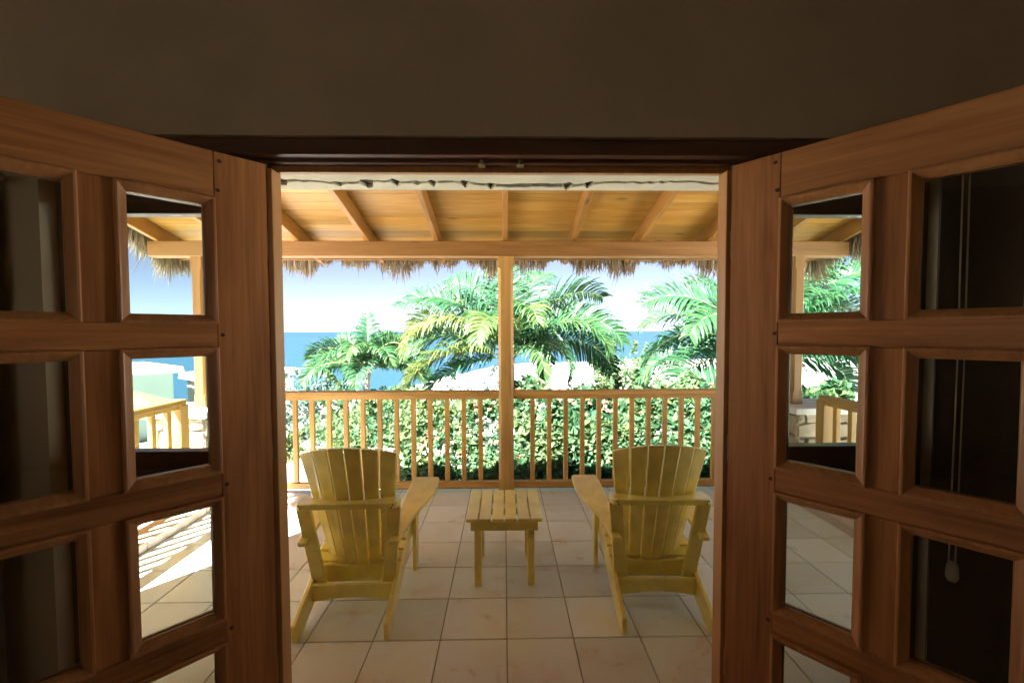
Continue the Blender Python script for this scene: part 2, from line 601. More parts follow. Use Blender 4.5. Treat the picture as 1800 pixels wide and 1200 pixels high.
obj('lintel_plaster', prism_mesh('lintel', outl + [(1.54, WY1), (-1.56, WY1)], 2, 2.104, 2.17), EXTP, house)
box('lintel_joint', (-1.56, 1.63, 2.118), (1.54, 1.80, 2.184), GAPM, house, 0)

# ------------------------------------------------------------------ door frame with sidelights
fr = thing('door_frame', 'dark brown wooden frame around the open double doors with side windows', 'door frame')
box('head', (-1.56, 1.555, 2.117), (1.54, 1.59, 2.185), FRAMEW['x'], fr)
box('head_facing', (-1.559, 1.515, 2.13), (1.539, 1.5545, 2.1845), FRAMEW['x'], fr)
box('head_stop', (-0.835, 1.5905, 2.096), (0.82, 1.616, 2.18), JAMBW, fr, 0.002)
for s, xi in ((-1, -0.810), (1, 0.797)):
    xo = xi + s * 0.055
    box('jamb_stop', (min(xi, xi + s * 0.022), 1.552, 0.0), (max(xi, xi + s * 0.022), 1.615, 2.0955), JAMBW, fr, 0.002)
    a, b_ = xi + s * 0.0225, xi + s * 0.095
    box('jamb', (min(a, b_), 1.5555, 0.0), (max(a, b_), 1.612, 2.1165), FRAMEW['z'], fr, 0.002)
    # sidelight
    x1, x2 = xi + s * 0.0955, (-1.559 if s < 0 else 1.539)
    so_ = (x2 - s * 0.06)
    box('sidelight_stile', (min(so_, x2), 1.556, 0.0), (max(so_, x2), 1.612, 2.1165), FRAMEW['z'], fr)
    for nm, z0, z1 in (('sidelight_head', 1.94, 2.1165), ('sidelight_rail', 0.905, 1.098), ('sidelight_sill', 0.0, 0.12)):
        box(nm, (min(x1, so_) + 0.0005, 1.557, z0), (max(x1, so_) - 0.0005, 1.611, z1), FRAMEW['x'], fr)
    for z0, z1 in ((0.12, 0.905), (1.098, 1.94)):
        box('sidelight_pane', (min(x1, so_) + 0.001, 1.582, z0 + 0.0005), (max(x1, so_) - 0.001, 1.585, z1 - 0.0005), GLASS, fr, 0)
box('threshold', (-0.81, 1.5565, -0.02), (0.797, 1.62, 0.012), FRAMEW['x'], fr)
for x in (-0.077, 0.06):
    bp = box('latch_plate', (x - 0.012, 1.556, 2.109), (x + 0.012, 1.586, 2.1165), BRASS, fr, 0.002)
    box('latch_keeper', (x - 0.006, 1.546, 2.108), (x + 0.006, 1.5555, 2.126), BRASS, bp, 0.002)

# ------------------------------------------------------------------ door leaves
ROWS = [(1.552, 1.957), (1.063, 1.474), (0.571, 0.982), (0.19, 0.492)]
COLS = [(0.156, 0.396), (0.471, 0.711)]
LW, LT, LTOP = 0.812, 0.045, 2.107

def ring_mesh(x0, x1, z0, z1, prof):
    bm = bmesh.new()
    loops = []
    for off, y in prof:
        loops.append([bm.verts.new(p) for p in ((x0 + off, y, z0 + off), (x1 - off, y, z0 + off), (x1 - off, y, z1 - off), (x0 + off, y, z1 - off))])
    for A, B in zip(loops, loops[1:]):
        for k in range(4):
            bm.faces.new((A[k], A[(k + 1) % 4], B[(k + 1) % 4], B[k]))
    bmesh.ops.recalc_face_normals(bm, faces=bm.faces)
    return from_bm(bm, 'moulding')

def make_leaf(label, hx, rz, ylo, yhi, vis):
    t = thing('door', label, 'door', (hx, 1.545, 0), rz, 'pair of open door leaves')
    b = 0.0025
    c0, c1 = COLS
    box('stile', (0, ylo, 0.015), (c0[0] - 0.0003, yhi, LTOP), DOORW['z'], t, b)
    box('stile', (c1[1] + 0.0003, ylo, 0.015), (LW, yhi, LTOP), DOORW['z'], t, b)
    edges = [LTOP] + [z for r in ROWS for z in (r[1], r[0])] + [0.015]
    for i in range(0, len(edges), 2):
        box('rail', (c0[0], ylo + 0.0006, edges[i + 1]), (c1[1], yhi - 0.0006, edges[i]), DOORW['x'], t, b)
    for z0, z1 in ROWS:
        box('muntin', (c0[1], ylo + 0.0012, z0 + 0.0003), (c1[0], yhi - 0.0012, z1 - 0.0003), DOORW['z'], t, b)
        for x0, x1 in COLS:
            for f, sg in ((yhi, 1), (ylo, -1)):
                prof = [(-0.002, f - sg * 0.003), (-0.002, f + sg * 0.010), (0.001, f + sg * 0.013), (0.006, f + sg * 0.0135), (0.010, f + sg * 0.0105),
                        (0.024, f - sg * 0.004), (0.026, f - sg * 0.008), (0.0275, f - sg * 0.0085), (0.028, f - sg * 0.0195)]
                obj('moulding', ring_mesh(x0, x1, z0, z1, prof), MOULD, t)
            ym = (ylo + yhi) / 2
            box('glass_pane', (x0 + 0.002, ym - 0.002, z0 + 0.002), (x1 - 0.002, ym + 0.002, z1 - 0.002), GLASS, t, 0)
    # pegs at the joints, on the face in view
    yv = yhi if vis > 0 else ylo
    for z in (2.075, 1.985, 1.513, 1.022, 0.53):
        bm = bmesh.new()
        bmesh.ops.create_cone(bm, cap_ends=True, segments=10, radius1=0.0065, radius2=0.0055, depth=0.003)
        m_ = from_bm(bm, 'peg'); o = obj('peg', m_, PEG, t, (0.143 + random.uniform(-.004, .004), yv + vis * 0.001, z + random.uniform(-.004, .004)))
        o.rotation_euler = (R(90), 0, 0)
    for z in (1.83, 1.1, 0.3):
        h = box('hinge', (-0.006, ylo + 0.004, z - 0.05), (0.0005, yhi - 0.004, z + 0.05), BRASS, t, 0.0015)
        obj('hinge_pin', tube_mesh('pin', [(-0.006, (ylo if vis > 0 else yhi) , z - 0.052), (-0.006, (ylo if vis > 0 else yhi), z + 0.052)], 0.006), BRASS, h)
    return t

make_leaf('left mahogany door leaf with glass panes, swung open into the dim room', -0.826, R(180 + 46.5), -LT, 0.0, 1)
make_leaf('right mahogany door leaf with glass panes, pull cord hanging behind it', 0.810, R(-50), 0.0, LT, -1)

# ------------------------------------------------------------------ curtain and blind beside the doors
def curtain(xa, xb, y, z0, z1, pleats, amp, mat, nm, par):
    n = pleats * 10
    v = []; f = []
    for i in range(n + 1):
        t = i / n
        for k, z in enumerate((z0, (z0 + z1) / 2, z1)):
            am = amp * (1.0 - 0.3 * k / 2)
            yy = y + am * sin(t * pleats * 2 * pi + 0.4 * sin(t * 9)) + 0.006 * sin(t * 31 + k)
            v.append((xa + (xb - xa) * t, yy, z))
    for i in range(n):
        for k in range(2):
            a = i * 3 + k
            f.append((a, a + 3, a + 4, a + 1))
    me = bpy.data.meshes.new(nm); me.from_pydata(v, [], f)
    for p in me.polygons:
        p.use_smooth = True
    return obj(nm, me, mat, par)
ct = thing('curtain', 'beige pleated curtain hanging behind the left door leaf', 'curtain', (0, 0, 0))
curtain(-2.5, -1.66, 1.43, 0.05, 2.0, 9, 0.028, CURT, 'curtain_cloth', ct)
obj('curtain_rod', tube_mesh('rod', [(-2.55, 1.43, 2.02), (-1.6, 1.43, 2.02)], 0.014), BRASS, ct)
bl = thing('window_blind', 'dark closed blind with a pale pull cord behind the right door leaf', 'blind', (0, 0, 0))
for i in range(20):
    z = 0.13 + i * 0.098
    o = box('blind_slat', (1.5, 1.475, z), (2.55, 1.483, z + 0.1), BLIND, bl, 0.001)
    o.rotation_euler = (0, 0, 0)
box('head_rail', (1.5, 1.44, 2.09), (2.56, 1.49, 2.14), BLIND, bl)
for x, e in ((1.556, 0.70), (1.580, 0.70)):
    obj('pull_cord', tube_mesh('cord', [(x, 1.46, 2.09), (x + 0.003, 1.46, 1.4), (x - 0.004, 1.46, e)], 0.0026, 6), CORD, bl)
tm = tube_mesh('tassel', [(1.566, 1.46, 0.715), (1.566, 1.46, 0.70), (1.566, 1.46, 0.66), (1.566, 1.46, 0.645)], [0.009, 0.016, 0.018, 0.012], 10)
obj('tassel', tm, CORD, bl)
bpy.ops.object.select_all(action='DESELECT')

# ------------------------------------------------------------------ porch roof
roof = thing('porch_roof', 'sloping timber porch roof with rafters, boards and ragged thatched eaves', 'roof', (0, 0, 0))
SL = 0.235
def rz(y):                       # underside of the rafters
    return 2.352 + SL * (4.02 - y)
RX0, RX1 = -3.3, 3.3
box('beam', (-3.235, 4.02, 2.213), (3.23, 4.14, 2.3515), PINE['x'], roof, 0.006)
RT, RY0, RY1 = 0.135, WY1 + 0.015, 4.58
k0 = 0.012
for i in range(-5, 6):
    cx = k0 + i * 0.632
    w = 0.021
    y0, y1 = RY0, RY1
    v8 = [(cx - w, y0, rz(y0)), (cx + w, y0, rz(y0)), (cx - w, y1, rz(y1) + 0.0), (cx + w, y1, rz(y1) + 0.0),
          (cx - w, y0, rz(y0) + RT), (cx + w, y0, rz(y0) + RT), (cx - w, y1, rz(y1) + RT), (cx + w, y1, rz(y1) + RT)]
    obj('rafter', hexa_mesh('rafter', v8, 0.003), PINE['y'], roof)
bw = 0.128
y = RY0
while y < 4.62:
    ya, yb = y + 0.0018, min(y + bw - 0.0018, 4.63)
    # each course is two or three boards butted on a rafter
    cuts = [RX0] + sorted(random.sample([k0 + i * 0.632 for i in range(-4, 5)], 2)) + [RX1]
    for xa, xb in zip(cuts, cuts[1:]):
        za, zb = rz(ya) + RT + 0.001, rz(yb) + RT + 0.001
        dz = random.uniform(0, 0.002)
        v8 = [(xa + .001, ya, za + dz), (xb - .001, ya, za + dz), (xa + .001, yb, zb + dz), (xb - .001, yb, zb + dz),
              (xa + .001, ya, za + 0.018), (xb - .001, ya, za + 0.018), (xa + .001, yb, zb + 0.018), (xb - .001, yb, zb + 0.018)]
        obj('roof_board', hexa_mesh('roof_board', v8, 0.002), BOARD, roof)
    y += bw
box('fascia_board', (RX0, 4.43, 2.2445), (RX1, 4.455, 2.262), PINE['x'], roof, 0.002)
# thatch body above the boards
def thatch_z(y):
    return rz(y) + RT + 0.024
v8 = []
for zz in (0.0, 0.17):
    for yy in (RY0, 4.66):
        for xx in (RX0 - 0.05, RX1 + 0.05):
            v8.append((xx, yy, thatch_z(yy) + zz))
tb = obj('thatch_cover', hexa_mesh('thatch_cover', v8), plain('thatch_body', (0.17, 0.12, 0.065), 0.95, 0, 25, 0.3, 0.8, 0.1), roof)

def fringe(P, n, outv, lmin, lmax, seed, spread=0.05, clump=6.0, hole=0.0):
    """strands hung along a polyline given by P(t)"""
    rnd = random.Random(seed)
    L = Leaves()
    ph = [rnd.uniform(0, 6.28) for _ in range(6)]
    for i in range(n):
        t = rnd.random()
        p = P(t)
        c = 0.5 + 0.28 * sin(t * clump * 6.28 + ph[0]) + 0.22 * sin(t * clump * 14.7 + ph[1]) + 0.15 * sin(t * clump * 37 + ph[2])
        c = max(0.05, min(1.1, c))
        ln = lmin + (lmax - lmin) * c * rnd.uniform(0.55, 1.05)
        if rnd.random() < 0.02:
            ln *= 1.5
        along = (P(min(1, t + 0.01)) - P(max(0, t - 0.01))).normalized()
        d = (DOWN + outv * rnd.uniform(-0.15, 0.55) + along * rnd.gauss(0, 0.16 + 0.1 * sin(t * 60))).normalized()
        p0 = p + outv * rnd.uniform(-spread, spread * 0.6) + Vector((0, 0, rnd.uniform(-0.01, 0.05)))
        side = (along + outv * rnd.uniform(-0.6, 0.6)).normalized()
        k = rnd.uniform(-0.12, 0.12)
        p1 = p0 + d * ln * 0.5
        p2 = p1 + (d + along * k + DOWN * 0.25).normalized() * ln * 0.32
        p3 = p2 + (d + along * 2.2 * k + DOWN * 0.2).normalized() * ln * 0.2
        w = rnd.uniform(0.0022, 0.0052)
        tint = max(0, min(1, rnd.gauss(0.5, 0.25)))
        L.strip([p0, p1, p2, p3], side, [w, w, w * 0.7, w * 0.15], tint)
    return L
O = Vector((0, 1, 0))
o = obj('thatch_fringe', fringe(lambda t: Vector((RX0 + (RX1 - RX0) * t, 4.56, rz(4.56) + 0.07)), 4800, O, 0.04, 0.26, 3).mesh('thatch_fringe'), THATCH, roof); o['kind'] = 'stuff'
for sx, sd_ in ((RX0, 5), (RX1, 8)):
    ov = Vector((-1 if sx < 0 else 1, 0, 0))
    o = obj('thatch_fringe', fringe(lambda t: Vector((sx, RY0 + (4.62 - RY0) * t, rz(RY0 + (4.62 - RY0) * t) + 0.10)), 3600, ov, 0.12, 0.36, sd_, clump=4).mesh('thatch_fringe'), THATCH, roof); o['kind'] = 'stuff'

# ------------------------------------------------------------------ posts, piers, railings
def post_mesh(w, z0, z1, b0, b1, ch):
    """square post, chamfered between a lower and an upper block"""
    h = w / 2
    def sq(z, c):
        c = max(c, 0.004)
        return [(-h + c, -h, z), (h - c, -h, z), (h, -h + c, z), (h, h - c, z), (h - c, h, z), (-h + c, h, z), (-h, h - c, z), (-h, -h + c, z)]
    lv = [(z0, 0), (z0 + b0, 0), (z0 + b0 + 0.025, ch), (z1 - b1 - 0.025, ch), (z1 - b1, 0), (z1, 0)]
    bm = bmesh.new()
    rings = [[bm.verts.new(p) for p in sq(z, c)] for z, c in lv]
    for A, B in zip(rings, rings[1:]):
        for k in range(8):
            bm.faces.new((A[k], A[(k + 1) % 8], B[(k + 1) % 8], B[k]))
    bm.faces.new(rings[0][::-1]); bm.faces.new(rings[-1])
    return from_bm(bm, 'porch_post')
PC = 4.08
o = obj('porch_post', post_mesh(0.142, 0.0, 2.2125, 0.12, 0.10, 0.026), RAILW['z'], None, (0.017, PC, 0))
tag(o, 'square chamfered timber post in the middle of the porch front', 'post', 'porch posts')
for x, s, lb in ((-2.81, 'left', 'slim timber porch post on the stone pier, seen through the left door'), (2.775, 'right', 'slim timber porch post on the stone pier, seen through the right door')):
    o = obj('porch_post', post_mesh(0.10, 0.825, 2.2125, 0.1, 0.1, 0.016), PINE['z'], None, (x, PC, 0))
    tag(o, lb, 'post', 'porch posts')

def stone_pier(x0, x1, y0, y1, ztop, label, seed):
    rnd = random.Random(seed)
    t = thing('stone_pier', label, 'pier', ((x0 + x1) / 2, (y0 + y1) / 2, 0), 0, 'stone corner piers')
    hx, hy = (x1 - x0) / 2, (y1 - y0) / 2
    box('core', (-hx + 0.02, -hy + 0.02, -0.95), (hx - 0.02, hy - 0.02, ztop - 0.06), MORTAR, t, 0)
    cp = box('cap', (-hx - 0.05, -hy - 0.05, ztop - 0.06), (hx + 0.05, hy + 0.05, ztop), WHITE, t, 0.008)
    # irregular facing stones on all four faces
    for face in range(4):
        half = hx if face % 2 == 0 else hy
        dep = hy if face % 2 == 0 else hx
        z = -0.1
        while z < ztop - 0.08:
            h = rnd.uniform(0.13, 0.22)
            z1 = min(z + h, ztop - 0.064)
            a = -half
            while a < half - 0.02:
                w = rnd.uniform(0.14, 0.28)
                b_ = min(a + w, half)
                if half - b_ < 0.07:
                    b_ = half
                g = 0.008
                cxm, czm = (a + b_) / 2, (z + z1) / 2
                pts = []
                for px, pz in ((a + g, z + g), (cxm, z + g * 0.4), (b_ - g, z + g), (b_ - g * 0.4, czm), (b_ - g, z1 - g), (cxm, z1 - g * 0.4), (a + g, z1 - g), (a + g * .4, czm)):
                    pts.append((px + rnd.uniform(-.012, .012), pz + rnd.uniform(-.012, .012)))
                bm = bmesh.new()
                A = [bm.verts.new((px, dep - 0.03, pz)) for px, pz in pts]
                B = [bm.verts.new((cxm + (px - cxm) * 0.93, dep + rnd.uniform(0.0, 0.012), czm + (pz - czm) * 0.93)) for px, pz in pts]
                for k in range(8):
                    bm.faces.new((A[k], B[k], B[(k + 1) % 8], A[(k + 1) % 8]))
                cv = bm.verts.new((cxm, dep + 0.016, czm))
                for k in range(8):
                    bm.faces.new((B[k], cv, B[(k + 1) % 8]))
                bmesh.ops.rotate(bm, verts=bm.verts, cent=(0, 0, 0), matrix=Matrix.Rotation(face * pi / 2, 3, 'Z'))
                bmesh.ops.recalc_face_normals(bm, faces=bm.faces)
                obj('stone', from_bm(bm, 'stone'), STONE, t)
                a = b_
            z = z1
    return t
stone_pier(-3.15, -2.66, 3.86, 4.33, 0.825, 'low stone pier with white cap at the left porch corner', 3)
stone_pier(2.66, 3.15, 3.86, 4.33, 0.825, 'low stone pier with white cap at the right porch corner', 9)

bal_me = box_mesh('baluster', (-0.021, -0.019, 0.103), (0.021, 0.019, 0.886), 0.003)
bal_me.materials.append(RAILW['z'])
def railing(label, p0, p1, first, step, n, group):
    d = Vector(p1) - Vector(p0)
    L = d.length
    t = thing('railing', label, 'railing', (p0[0], p0[1], 0), math.atan2(d.y, d.x), group)
    tr = box('top_rail', (0, -0.044, 0.922), (L, 0.044, 0.966), RAILW['x'], t, 0.006)
    box('sub_rail', (0.001, -0.028, 0.8865), (L - 0.001, 0.028, 0.9215), RAILW['x'], t, 0.003)
    box('bottom_rail', (0.0005, -0.03, 0.044), (L - 0.0005, 0.03, 0.1025), RAILW['x'], t, 0.004)
    for i in range(n):
        x = first + i * step
        o = obj('baluster', bal_me, None, t, (x, random.uniform(-.001, .001), 0))
    return t
xs_l = [-0.225 - i * 0.1578 for i in range(16)]
railing('front railing left of the middle post, behind the left chair', (-2.64, PC, 0), (-0.0545, PC, 0), 2.64 - 0.225 - 14 * 0.1578, 0.1578, 15, 'porch front railings')
railing('front railing right of the middle post, behind the right chair', (0.0885, PC, 0), (2.64, PC, 0), 0.267 - 0.0885, 0.1577, 15, 'porch front railings')

def side_rail(x, label):
    t = railing(label, (x, 1.83, 0.0), (x, 3.66, 0), 0.12, 0.155, 11, 'porch side railings')
    box('end_post', (1.76, -0.045, 0.02), (1.85, 0.045, 0.9215), RAILW['z'], t, 0.004)
    box('end_post', (-0.015, -0.045, 0.02), (0.05, 0.045, 0.9215), RAILW['z'], t, 0.004)
    for c in t.children:
        if c.name.startswith('bottom_rail'):
            c.location.z = 0.07
        if c.name.startswith('baluster'):
            c.location.z = 0.0
    return t
side_rail(-2.70, 'left end railing of the porch, seen through the left door panes')
side_rail(2.74, 'right end railing of the porch, seen through the right door panes')
for x0, x1, lb in ((-2.80, -2.5, 'left'), (2.56, 2.86, 'right')):
    k = thing('kerb', 'low pinkish stone kerb under the %s end railing' % lb, 'kerb', (0, 0, 0), 0, 'kerbs under the end railings')
    yy = 1.83
    while yy < 3.8:
        y2 = min(yy + 0.6, 3.85)
        box('kerb_stone', (x0, yy + 0.002, -0.1), (x1, y2 - 0.002, 0.07 + random.uniform(-.001, .001)), CONC, k, 0.006)
        yy = y2

# ------------------------------------------------------------------ chairs
def arm_outline(s):
    pts = [(0.208, 0.13), (0.212, 0.30), (0.205, 0.5), (0.208, 0.7), (0.218, 0.80), (0.225, 0.815),
           (0.372, 0.815), (0.386, 0.80), (0.388, 0.72), (0.378, 0.62), (0.35, 0.52), (0.315, 0.42), (0.288, 0.32), (0.27, 0.22), (0.262, 0.14), (0.255, 0.13)]
    return [(s * x, y) for x, y in pts]
def arm_z(y):
    return 0.412 + (y - 0.13) * 0.155

def shear(me, fz):
    for v in me.vertices:
        v.co.z += fz(v.co.y)
    return me

def make_chair(label, loc, rot):
    t = thing('adirondack_chair', label, 'chair', loc, rot, 'yellow lounge chairs on the porch')
    prof = [(0.0, 0.0), (0.075, 0.0), (0.30, 0.10), (0.52, 0.195), (0.68, 0.262), (0.735, 0.30), (0.742, 0.335), (0.72, 0.362), (0.66, 0.372), (0.56, 0.345),
            (0.42, 0.283), (0.3, 0.232), (0.14, 0.16), (-0.005, 0.085)]
    for s in (-1, 1):
        a, b_ = sorted((s * 0.212, s * 0.236))
        obj('rear_leg', prism_mesh('rear_leg', prof, 0, a, b_, 0.003), YELLOW, t)
        a, b_ = sorted((s * 0.2365, s * 0.261))
        fl = obj('front_leg', prism_mesh('front_leg', [(0.625, 0.0), (0.705, 0.0), (0.725, arm_z(0.725) - 0.002), (0.615, arm_z(0.615) - 0.002)], 0, a, b_, 0.003), YELLOW, t)
        # arm
        am = prism_mesh('arm', arm_outline(s), 2, 0.0, 0.024, 0.004)
        shear(am, arm_z)
        arm = obj('arm', am, YELLOW, t)
        a, b_ = sorted((s * 0.2615, s * 0.34))
        obj('arm_bracket', prism_mesh('bracket', [(s * 0.2615, arm_z(0.67) - 0.002), (s * 0.345, arm_z(0.67) - 0.002), (s * 0.33, arm_z(0.67) - 0.04), (s * 0.2615, arm_z(0.67) - 0.16)], 1, 0.658, 0.682, 0.002), YELLOW, arm)
        # upright behind the back, splayed outwards
        x0, x1 = s * 0.186, s * 0.235
        w = 0.036
        v8 = []
        for z, cx, yc in ((0.155, x0, 0.225), (0.612, x1, 0.145)):
            for yy in (yc, yc + 0.026):
                for xx in (cx - w, cx + w):
                    v8.append((xx, yy, z))
        obj('upright', hexa_mesh('upright', v8, 0.003), YELLOW, t)
    # rear apron with a bowed lower edge
    pts = [(-0.2115, 0.178), (-0.2115, 0.088)] + [(-0.19 + 0.38 * i / 10, 0.09 + 0.018 * sin(pi * i / 10)) for i in range(11)] + [(0.2115, 0.088), (0.2115, 0.178)]
    obj('apron', prism_mesh('apron', pts, 1, 0.185, 0.21, 0.003), YELLOW, t)
    # lower back rest
    pts = [(-0.2115, 0.245), (-0.2115, 0.145), (0.2115, 0.145), (0.2115, 0.245)] + [(0.17 - 0.34 * i / 8, 0.245 - 0.014 * sin(pi * i / 8)) for i in range(9)]
    obj('lower_brace', prism_mesh('lower_brace', pts, 1, 0.27, 0.294, 0.003), YELLOW, t)
    # upper brace lies nearly flat behind the slats
    pts = []
    for i in range(13):
        u = -1 + 2 * i / 12
        pts.append((0.262 * u, 0.118 + 0.0 * u))
    pts = [(-0.262, 0.15), (-0.255, 0.118), (-0.235, 0.108), (0.235, 0.108), (0.255, 0.118), (0.262, 0.15), (0.262, 0.20), (0.25, 0.225), (0.225, 0.228)]
    pts += [(0.215 - 0.43 * i / 12, 0.205 - 0.05 * sin(pi * i / 12)) for i in range(13)]
    pts += [(-0.225, 0.228), (-0.25, 0.225), (-0.262, 0.20)]
    br = obj('upper_brace', prism_mesh('upper_brace', pts, 2, 0.6125, 0.645, 0.004), YELLOW, t)
    for sx in (-0.235, 0.235):
        for zz in (0.622, 0.636):
            bm = bmesh.new()
            bmesh.ops.create_cone(bm, cap_ends=True, segments=8, radius1=0.004, radius2=0.004, depth=0.003)
            so2 = obj('screw', from_bm(bm, 'screw'), PEG, br, (sx + (zz - 0.629) * 0.6 * (1 if sx > 0 else -1), 0.1075, zz)); so2.rotation_euler = (R(90), 0, 0)
    # six fanned back slats
    for i in range(6):
        u = (i - 2.5) / 2.5
        xb, xt = u * 0.142, u * 0.212
        wb, wt = 0.0255, 0.0385
        top = 0.935 - 0.04 * u * u
        dyc = 0.05 * u * u
        def yat(z):
            return 0.300 + dyc - (z - 0.2) * 0.30
        v8 = []
        tw = -0.016 * u
        for z, cx, w in ((0.185, xb, wb), (top, xt, wt)):
            for th in (0.0, 0.02):
                for k in (-1, 1):
                    zz = z
                    if z > 0.5:
                        uu = (cx + k * w) / 0.25
                        zz = 0.938 - 0.05 * uu * uu
                    v8.append((cx + k * w, yat(zz) + th - k * tw, zz))
        obj('back_slat', hexa_mesh('back_slat', v8, 0.003), YELLOW, t)
    # seat slats follow the curved top of the rear legs
    tops = [(0.33, 0.246), (0.395, 0.274), (0.46, 0.302), (0.525, 0.330), (0.59, 0.354), (0.655, 0.371), (0.718, 0.362), (0.755, 0.318)]
    angs = [0.41, 0.41, 0.41, 0.40, 0.33, 0.12, -0.45, -1.25]
    for (yy, zz), an in zip(tops, angs):
        m_ = box_mesh('seat_slat', (-0.236, -0.028, 0.0), (0.236, 0.028, 0.02), 0.003)
        o = obj('seat_slat', m_, YELLOW, t, (0, yy, zz + 0.002))
        o.rotation_euler = (an, 0, 0)
    return t
make_chair('yellow slatted lounge chair left of the small table, seen from behind', (-0.812, 2.092, 0.0005), R(1.0))
make_chair('yellow slatted lounge chair right of the small table, seen from behind', (0.822, 2.105, 0.0005), R(-1.5))

# ------------------------------------------------------------------ table
tb = thing('side_table', 'small yellow slatted table standing between the two chairs', 'table', (-0.002, 2.50, 0.0005))
for i in range(6):
    cx = -0.1905 + i * 0.0762
    box('top_slat', (cx - 0.0335, 0.0, 0.405), (cx + 0.0335, 0.468, 0.426), YELLOW, tb, 0.003)
box('apron', (-0.2, 0.02, 0.345), (0.2, 0.042, 0.4045), YELLOW, tb)
box('apron', (-0.2, 0.425, 0.345), (0.2, 0.447, 0.4045), YELLOW, tb)
box('cross_bar', (-0.13, 0.2, 0.365), (0.13, 0.24, 0.4045), YELLOW, tb)
for sx in (-1, 1):
    a, b_ = sorted((sx * 0.138, sx * 0.18))
    box('leg', (a, 0.0425, 0.0), (b_, 0.085, 0.4043), YELLOW, tb)
    box('leg', (a, 0.382, 0.0), (b_, 0.4245, 0.4043), YELLOW, tb)
    a, b_ = sorted((sx * 0.1805, sx * 0.1995))
    box('side_apron', (a, 0.0425, 0.35), (b_, 0.4245, 0.4043), YELLOW, tb)

# ================================================================== GARDEN
def frond(az, el, length, droop, tint, rnd, leaflet=0.5, nl=46, w=0.017, base=Vector((0, 0, 0)), hang=0.5):
    """returns Leaves of one pinnate frond and the rachis polyline"""
    L = Leaves()
    N = 26
    p = Vector(base)
    h = Vector((cos(az), sin(az), 0))
    a = el
    pts = [p.copy()]; tans = []
    twist = rnd.uniform(-0.3, 0.3)
    lat = h.cross(Vector((0, 0, 1))).normalized()
    for i in range(N):
        t = i / N
        d = (h * cos(a) + Vector((0, 0, 1)) * sin(a) + lat * 0.12 * twist * t).normalized()
        tans.append(d)
        p = p + d * (length / N)
        pts.append(p.copy())
        a -= droop / N * (0.35 + 1.5 * t)
    tans.append(tans[-1])
    rollang = rnd.choice((-1, 1)) * rnd.uniform(0.35, 1.15) * abs(cos(az)) + rnd.uniform(-0.25, 0.25)
    for i in range(nl):
        t = 0.13 + 0.87 * i / (nl - 1)
        k = min(N - 1, int(t * N)); fr_ = t * N - k
        q = pts[k].lerp(pts[k + 1], fr_)
        d = tans[k]
        up0 = lat.cross(d).normalized()
        ra = rollang * min(1.0, 0.4 + t)
        la = (lat * cos(ra) + up0 * sin(ra)).normalized()
        up = (up0 * cos(ra) - lat * sin(ra)).normalized()
        prof = (0.5 + 1.1 * t) if t < 0.42 else (0.96 - 0.66 * ((t - 0.42) / 0.58) ** 1.6)
        ll = leaflet * prof
        for s in (-1, 1):
            ls = ll * rnd.uniform(0.78, 1.12)
            fwd = 0.4 + 0.55 * t + rnd.uniform(-0.12, 0.12)
            dd = (la * s + d * fwd + up * rnd.uniform(0.15, 0.6)).normalized()
            hg = hang * rnd.uniform(0.4, 1.4)
            q0 = q
            q1 = q0 + dd * ls * 0.30
            d2 = (dd + DOWN * hg * 0.55).normalized()
            q2 = q1 + d2 * ls * 0.30
            d3 = (d2 + DOWN * hg * 0.9).normalized()
            q3 = q2 + d3 * ls * 0.24
            d4 = (d3 + DOWN * hg * 1.2).normalized()
            q4 = q3 + d4 * ls * 0.18
            side = (d - dd * d.dot(dd))
            if side.length < 0.05:
                side = up.copy()
            side = (side.normalized() + up * rnd.uniform(-0.5, 0.7) + rv() * 0.2).normalized()
            tt = max(0, min(1, tint + rnd.gauss(0, 0.11) + 0.12 * t))
            L.strip([q0, q1, q2, q3, q4], side, [w * 0.5, w, w * 0.9, w * 0.55, w * 0.06], tt)
    return L, pts

def rachis_mesh(pts, r0, r1):
    n = len(pts)
    return tube_mesh('rachis', pts[::3] + [pts[-1]], [r0 + (r1 - r0) * i / (n // 3 + 1) for i in range(len(pts[::3]) + 1)], 5)

RACH = plain('palm_rachis', (0.2, 0.27, 0.09), 0.5, 0, 8, 0.2)

def palm(label, base, crown, specs, seed, tr=0.09, leaflet=0.5, nl=46, w=0.017, hang=0.5):
    rnd = random.Random(seed)
    t = thing('palm_tree', label, 'palm', base, 0, 'garden palms')
    c = Vector(crown) - Vector(base)
    pts = []; rad = []
    for i in range(11):
        u = i / 10
        pts.append(Vector((c.x * u + 0.08 * sin(u * 3) * (1 if c.x >= 0 else -1), c.y * u, c.z * u)))
        rad.append(tr * (1.25 - 0.4 * u) * (1 + 0.05 * (i % 2)))
    pts[-1] = c
    obj('trunk', tube_mesh('trunk', pts, rad, 10), BARK, t)
    for az, el, ln, dr, ti in specs:
        L, rp = frond(R(az), R(el), ln, R(dr), ti, rnd, leaflet * ln / 2.0, nl, w, c + Vector((cos(R(az)) * 0.04, sin(R(az)) * 0.04, rnd.uniform(-.05, .05))), hang)
        f = obj('frond', L.mesh('frond'), PALM, t)
        obj('rachis', rachis_mesh(rp, 0.017, 0.003), RACH, f)
    return t

gz = ground_z
